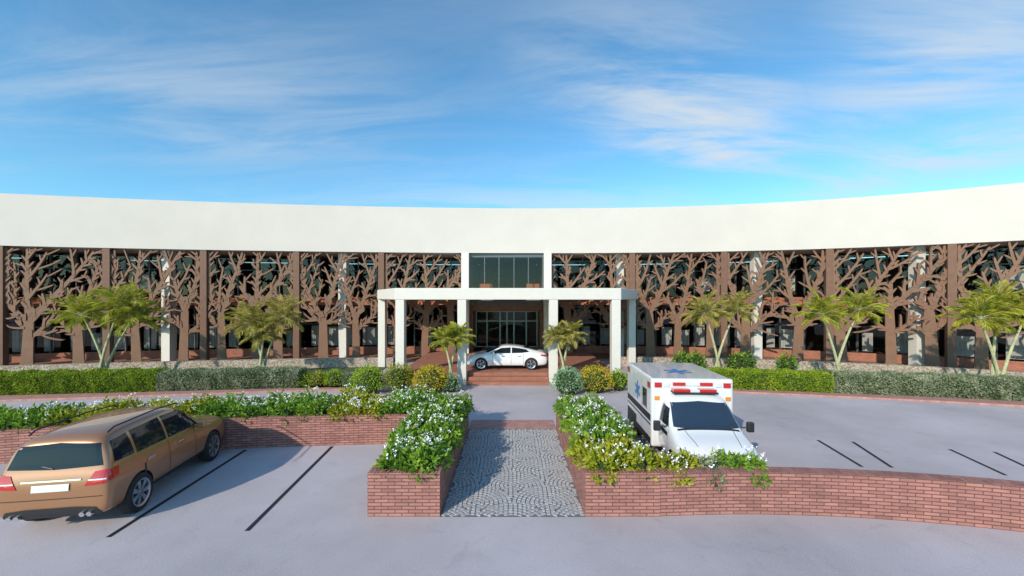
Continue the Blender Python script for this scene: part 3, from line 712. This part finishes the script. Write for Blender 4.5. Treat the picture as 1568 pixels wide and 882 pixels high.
st=[(-2.42,.36,.76,.60,.72,.72,.66,.75),(-2.36,.25,.88,.80,.84,.92,.72,.95),(-2.12,.2,.93,.87,.89,.99,.70,1.03),(-1.6,.18,.965,.90,.92,1.10,.62,1.16),(-1.0,.17,.965,.92,.90,1.24,.60,1.32),(-.2,.17,.95,.92,.89,1.32,.59,1.41),(.3,.17,.95,.91,.89,1.29,.59,1.385),
(.8,.17,.95,.89,.89,1.10,.66,1.17),(1.25,.17,.955,.86,.90,.92,.72,.97),(1.7,.17,.96,.81,.89,.86,.68,.90),(2.15,.2,.92,.70,.83,.75,.6,.79),(2.36,.25,.84,.55,.76,.60,.55,.63),(2.44,.32,.7,.45,.64,.5,.5,.52)]
body,bvh=loft(st,'body',sed,M_wp,(-1.45,1.47),.39,.96)
mb=MB()
both(mb,bvh,[(-1.35,1.03),(-.9,.98),(-.32,.965)],[(-1.15,1.16),(-.8,1.22),(-.32,1.27)],0)
both(mb,bvh,[(-.25,.965),(.5,.95),(.98,.94)],[(-.25,1.27),(.3,1.24),(.62,1.10)],0)
patch(mb,bvh,'x+',[(-.68,.98),(0,1.0),(.68,.98)],[(-.52,1.28),(0,1.33),(.52,1.28)],0,nu=8)
patch(mb,bvh,'x-',[(-.6,1.08),(.6,1.08)],[(-.5,1.28),(.5,1.28)],0,nu=8)
both(mb,bvh,[(1.98,.62),(2.3,.55)],[(1.95,.74),(2.2,.68)],3,off=.01); both(mb,bvh,[(-2.36,.74),(-2.0,.82)],[(-2.33,.86),(-2.0,.89)],2,off=.01)
patch(mb,bvh,'x+',[(-.5,.28),(.5,.28)],[(-.5,.42),(.5,.42)],1,off=.01)
both(mb,bvh,[(-.95,.22),(.95,.22)],[(-.95,.27),(.95,.27)],1,off=.006,nu=10)
for x in (-.29,.78,-1.0): both(mb,bvh,[(x,.32),(x+.014,.32)],[(x,.93),(x+.014,.93)],1,nu=1,nv=8,off=.003)
for x in (-.85,.1):
    for s in (-1,1): mb.box(x,x+.18,s*.94-.025,s*.94+.025,.78,.81,5)
mb.obj('windows_and_trim',DM,parent=sed,uv=False)
mb=MB()
for s in (-1,1): mb.box(.68,.80,s*.98-.10,s*.98+.10,.93,1.05,0)
mb.obj('mirrors',[M_wp],parent=sed,recalc=True,bevel=.04)
mb=MB(); mb.box(-1.9,1.9,-.7,.7,.18,.5,0); mb.obj('underbody',[M_plastic],parent=sed,recalc=True)
wheels(sed,(-1.45,1.47),.965,.35,.25,5)
amb=empty('ambulance',(5.32,12.85,0),math.radians(-93))
M_aw=paint('ambulance_white',(.70,.70,.71),.3)
M_blue=mat('blue_vinyl',(.03,.16,.42),.4)
mb=MB(); mb.box(-1.45,1.45,-1.17,1.17,.42,2.42,0); mb.obj('patient_box',[M_aw],parent=amb,recalc=True,bevel=.06)
st=[(1.25,.42,1.0,1.25,.99,1.92,.86,2.06),(1.6,.42,1.0,1.25,.99,1.92,.86,2.06),(1.82,.42,1.0,1.24,.99,1.84,.85,1.97),(2.15,.40,1.0,1.21,.98,1.54,.88,1.62),(2.48,.40,1.02,1.16,.97,1.24,.88,1.28),(2.85,.40,1.03,1.08,.96,1.16,.82,1.20),(3.15,.42,1.02,1.0,.93,1.07,.76,1.11),(3.30,.45,.97,.86,.88,.96,.72,1.0),(3.36,.5,.88,.70,.80,.82,.66,.86)]
body,bvh=loft(st,'cab',amb,M_aw,(2.72,),.44,1.02)
mb=MB()
patch(mb,bvh,'x+',[(-.86,1.32),(0,1.31),(.86,1.32)],[(-.76,1.84),(0,1.89),(.76,1.84)],7,nu=10,nv=8)
both(mb,bvh,[(1.62,1.28),(2.25,1.27)],[(1.62,1.76),(1.95,1.70)],0)
patch(mb,bvh,'x+',[(-.55,.62),(.55,.62)],[(-.55,.86),(.55,.86)],1,off=.012)
for z in (.68,.74,.80): patch(mb,bvh,'x+',[(-.53,z),(.53,z)],[(-.53,z+.02),(.53,z+.02)],5,off=.02,nv=1)
for s in (-1,1):
    patch(mb,bvh,'x+',[(s*.60,.68),(s*.84,.68)],[(s*.60,.9),(s*.82,.9)],3,off=.014)
    mb.tube([(2.12,s*.92,1.25),(2.2,s*1.2,1.27)],[.02,.02],6,1)
    patch(mb,bvh,'z+',[(2.5,s*.62),(3.15,s*.52)],[(2.5,s*.635),(3.15,s*.535)],1,off=.003)
patch(mb,bvh,'z+',[(2.47,-.8),(2.47,.8)],[(2.53,-.8),(2.53,.8)],1,off=.005,nu=10,nv=2)
both(mb,bvh,[(1.58,.55),(1.592,.55)],[(1.58,1.75),(1.592,1.75)],1,nu=1,nv=8,off=.003); both(mb,bvh,[(2.28,.55),(2.292,.55)],[(2.28,1.2),(2.292,1.2)],1,nu=1,nv=8,off=.003)
patch(mb,bvh,'x+',[(-.85,.46),(.85,.46)],[(-.85,.58),(.85,.58)],1,off=.03)
for a,b in ((-.5,-.05),(.3,.72)): mb.tube([(2.50,a,1.285),(2.34,b,1.43)],[.010,.007],5,1)
for s in (-1,1):
    y=s*1.17
    def q(x0,x1,z0,z1,mi,o):
        yy=y+s*o; mb.add([(x0,yy,z0),(x1,yy,z0),(x1,yy,z1),(x0,yy,z1)],[(0,1,2,3)],mi)
    q(-1.38,1.38,1.14,1.34,1,.004); q(-1.38,1.38,1.02,1.07,1,.004); q(-1.38,1.38,.46,.66,1,.004); q(.55,1.0,1.45,2.0,0,.006); q(.50,1.05,1.40,1.447,5,.003)
    q(-1.38,-1.05,2.1,2.3,2,.01); q(1.08,1.36,2.1,2.28,2,.01)
    for x in (-.5,.42): q(x,x+.012,.65,2.25,1,.0025)
for s in (-1,1): both(mb,bvh,[(1.62,1.04),(2.25,1.02)],[(1.62,1.17),(2.25,1.13)],1,off=.004)
def fx(y0,y1,z0,z1,mi,o=.03): mb.box(1.44,1.45+o,y0,y1,z0,z1,mi)
fx(-1.08,-.88,2.17,2.31,2); fx(.88,1.08,2.17,2.31,2); fx(-.82,-.66,2.19,2.30,3); fx(.66,.82,2.19,2.30,3)
fx(-.56,-.22,2.23,2.32,2,.05); fx(.22,.56,2.23,2.32,2,.05); fx(-.2,.2,2.23,2.32,3,.05)
fx(-1.08,-.94,1.80,1.91,6); fx(.94,1.08,1.80,1.91,6)
mb.box(1.36,1.75,-.62,.62,2.05,2.08,1); mb.box(1.46,1.66,-.60,-.14,2.08,2.16,2); mb.box(1.46,1.66,.14,.60,2.08,2.16,2); mb.box(1.46,1.66,-.13,.13,2.08,2.15,3)
mb.obj('glass_lights_and_stripes',DM,parent=amb,uv=False)
def star(cx,cy,z,r,plane,mb):
    for k in range(3):
        a=math.pi/3*k+math.pi/2; ca,sa=math.cos(a),math.sin(a); w=r*.19; o=z+.0015*k
        P=[(-r,-w),(r,-w),(r,w),(-r,w)]; P=[(ca*a_-sa*b_,sa*a_+ca*b_) for a_,b_ in P]
        if plane=='z': V=[(cx+p[1],cy+p[0],o) for p in P]
        elif plane=='y-': V=[(cx+p[0],-o,cy+p[1]) for p in P]
        else: V=[(cx+p[0],o,cy+p[1]) for p in P]
        mb.add(V,[(0,1,2,3)],0)
mb=MB(); star(.3,0,2.424,.42,'z',mb); star(-.05,1.75,1.175,.30,'y-',mb); star(-.05,1.75,1.175,.30,'y+',mb); mb.obj('medical_star_emblems',[M_blue],parent=amb,uv=False)
mb=MB()
for s in (-1,1): mb.box(2.13,2.25,s*1.24-.09,s*1.24+.09,1.15,1.42,0)
mb.obj('mirrors',[M_plastic],parent=amb,recalc=True,bevel=.03)
mb=MB()
mb.box(-1.2,3.0,-.8,.8,.28,.45,0)
mb.box(-1.50,-1.45,-1.15,1.15,.35,.5,0)
for s in (-1,1): mb.box(-1.3,-.2,s*1.18-.012,s*1.18+.012,.42,.88,0)
mb.obj('chassis',[M_plastic],parent=amb,recalc=True)
wheels(amb,(-.78,),1.19,.38,.25,6); wheels(amb,(2.72,),1.0,.38,.24,6)
# ---------------------------------------------------------------- light
EL=math.radians(27); AZ=math.radians(214)
S=Vector((math.sin(AZ)*math.cos(EL),math.cos(AZ)*math.cos(EL),math.sin(EL)))
sd=bpy.data.lights.new('sun','SUN'); sd.energy=4.2; sd.angle=math.radians(.7); sd.color=(1,.89,.75)
so=bpy.data.objects.new('sun',sd); scene.collection.objects.link(so); so.rotation_euler=S.to_track_quat('Z','Y').to_euler(); so.location=(0,-20,30)
w=bpy.data.worlds.new('World'); scene.world=w; w.use_nodes=True; nt=w.node_tree; N=nt.nodes; L=nt.links
bg=N['Background']; bg.inputs['Strength'].default_value=.13
sk=N.new('ShaderNodeTexSky'); sk.sky_type='NISHITA'; sk.sun_disc=False; sk.sun_elevation=EL; sk.sun_rotation=AZ; sk.air_density=1.0; sk.dust_density=.4; sk.ozone_density=2.0
tc=N.new('ShaderNodeTexCoord'); sx=N.new('ShaderNodeSeparateXYZ'); L.new(tc.outputs['Generated'],sx.inputs[0])
mz=N.new('ShaderNodeMath'); mz.operation='MAXIMUM'; mz.inputs[1].default_value=0; L.new(sx.outputs[2],mz.inputs[0])
az=N.new('ShaderNodeMath'); az.operation='ADD'; az.inputs[1].default_value=.16; L.new(mz.outputs[0],az.inputs[0])
def div(o):
    d=N.new('ShaderNodeMath'); d.operation='DIVIDE'; L.new(o,d.inputs[0]); L.new(az.outputs[0],d.inputs[1]); return d.outputs[0]
cbx=N.new('ShaderNodeCombineXYZ'); L.new(div(sx.outputs[0]),cbx.inputs[0]); L.new(div(sx.outputs[1]),cbx.inputs[1])
def noise(scale,rot,sc,det,dist,loc=(0,0,0)):
    m=N.new('ShaderNodeMapping'); m.inputs['Rotation'].default_value=(0,0,math.radians(rot)); m.inputs['Scale'].default_value=sc; m.inputs['Location'].default_value=loc
    L.new(cbx.outputs[0],m.inputs['Vector']); n=N.new('ShaderNodeTexNoise'); n.inputs['Scale'].default_value=scale; n.inputs['Detail'].default_value=det; n.inputs['Distortion'].default_value=dist; n.inputs['Roughness'].default_value=.62
    L.new(m.outputs[0],n.inputs['Vector']); return n.outputs['Fac']
def M2(op,a,b):
    m=N.new('ShaderNodeMath'); m.operation=op
    for i,v in enumerate((a,b)):
        if isinstance(v,(int,float)): m.inputs[i].default_value=v
        else: L.new(v,m.inputs[i])
    return m.outputs[0]
def ell(cx_,cy_,rot,rx,ry,amp):
    m=N.new('ShaderNodeMapping'); m.vector_type='TEXTURE'; m.inputs['Location'].default_value=(cx_,cy_,0); m.inputs['Rotation'].default_value=(0,0,math.radians(rot)); m.inputs['Scale'].default_value=(rx,ry,1)
    L.new(cbx.outputs[0],m.inputs['Vector']); l=N.new('ShaderNodeVectorMath'); l.operation='LENGTH'; L.new(m.outputs[0],l.inputs[0])
    r=N.new('ShaderNodeMapRange'); r.interpolation_type='SMOOTHSTEP'; r.inputs['From Min'].default_value=0; r.inputs['From Max'].default_value=1; r.inputs['To Min'].default_value=amp; r.inputs['To Max'].default_value=0
    L.new(l.outputs['Value'],r.inputs['Value']); return r.outputs[0]
mask=None
for e in (ell(.80,1.65,38,1.3,.6,1.0),ell(1.85,1.5,110,1.3,.5,1.0),ell(1.3,1.2,60,1.1,.6,.75),ell(-1.1,1.4,20,1.5,.9,.45),ell(0,2.7,0,3.2,1.0,.5)):
    mask=e if mask is None else M2('MAXIMUM',mask,e)
mask=M2('MAXIMUM',mask,.12)
a=noise(1.7,40,(.5,1.9,1),11,.6,(3.1,1.2,0))
ra=N.new('ShaderNodeMapRange'); ra.interpolation_type='SMOOTHSTEP'; ra.inputs['From Min'].default_value=.36; ra.inputs['From Max'].default_value=.66; L.new(a,ra.inputs['Value'])
fac=M2('MULTIPLY',ra.outputs[0],mask)
tint=N.new('ShaderNodeMix'); tint.data_type='RGBA'; tint.blend_type='MULTIPLY'; tint.inputs[0].default_value=1; L.new(sk.outputs[0],tint.inputs[6]); tint.inputs[7].default_value=(.84,1.45,1.60,1)
mx=N.new('ShaderNodeMix'); mx.data_type='RGBA'; L.new(fac,mx.inputs[0]); L.new(tint.outputs[2],mx.inputs[6]); mx.inputs[7].default_value=(5.4,5.9,6.3,1)
L.new(mx.outputs[2],bg.inputs['Color'])
# ---------------------------------------------------------------- camera
cd=bpy.data.cameras.new('camera'); cd.sensor_width=36; cd.lens=FP/1568*36; cd.shift_y=14/1568; cd.clip_end=2000; cd.clip_start=.05
co=bpy.data.objects.new('camera',cd); scene.collection.objects.link(co); co.location=(0,0,H); co.rotation_euler=(math.radians(90),0,0); scene.camera=co
scene.view_settings.view_transform='Standard'; scene.view_settings.look='None'; scene.view_settings.exposure=0
print('chains',tot)
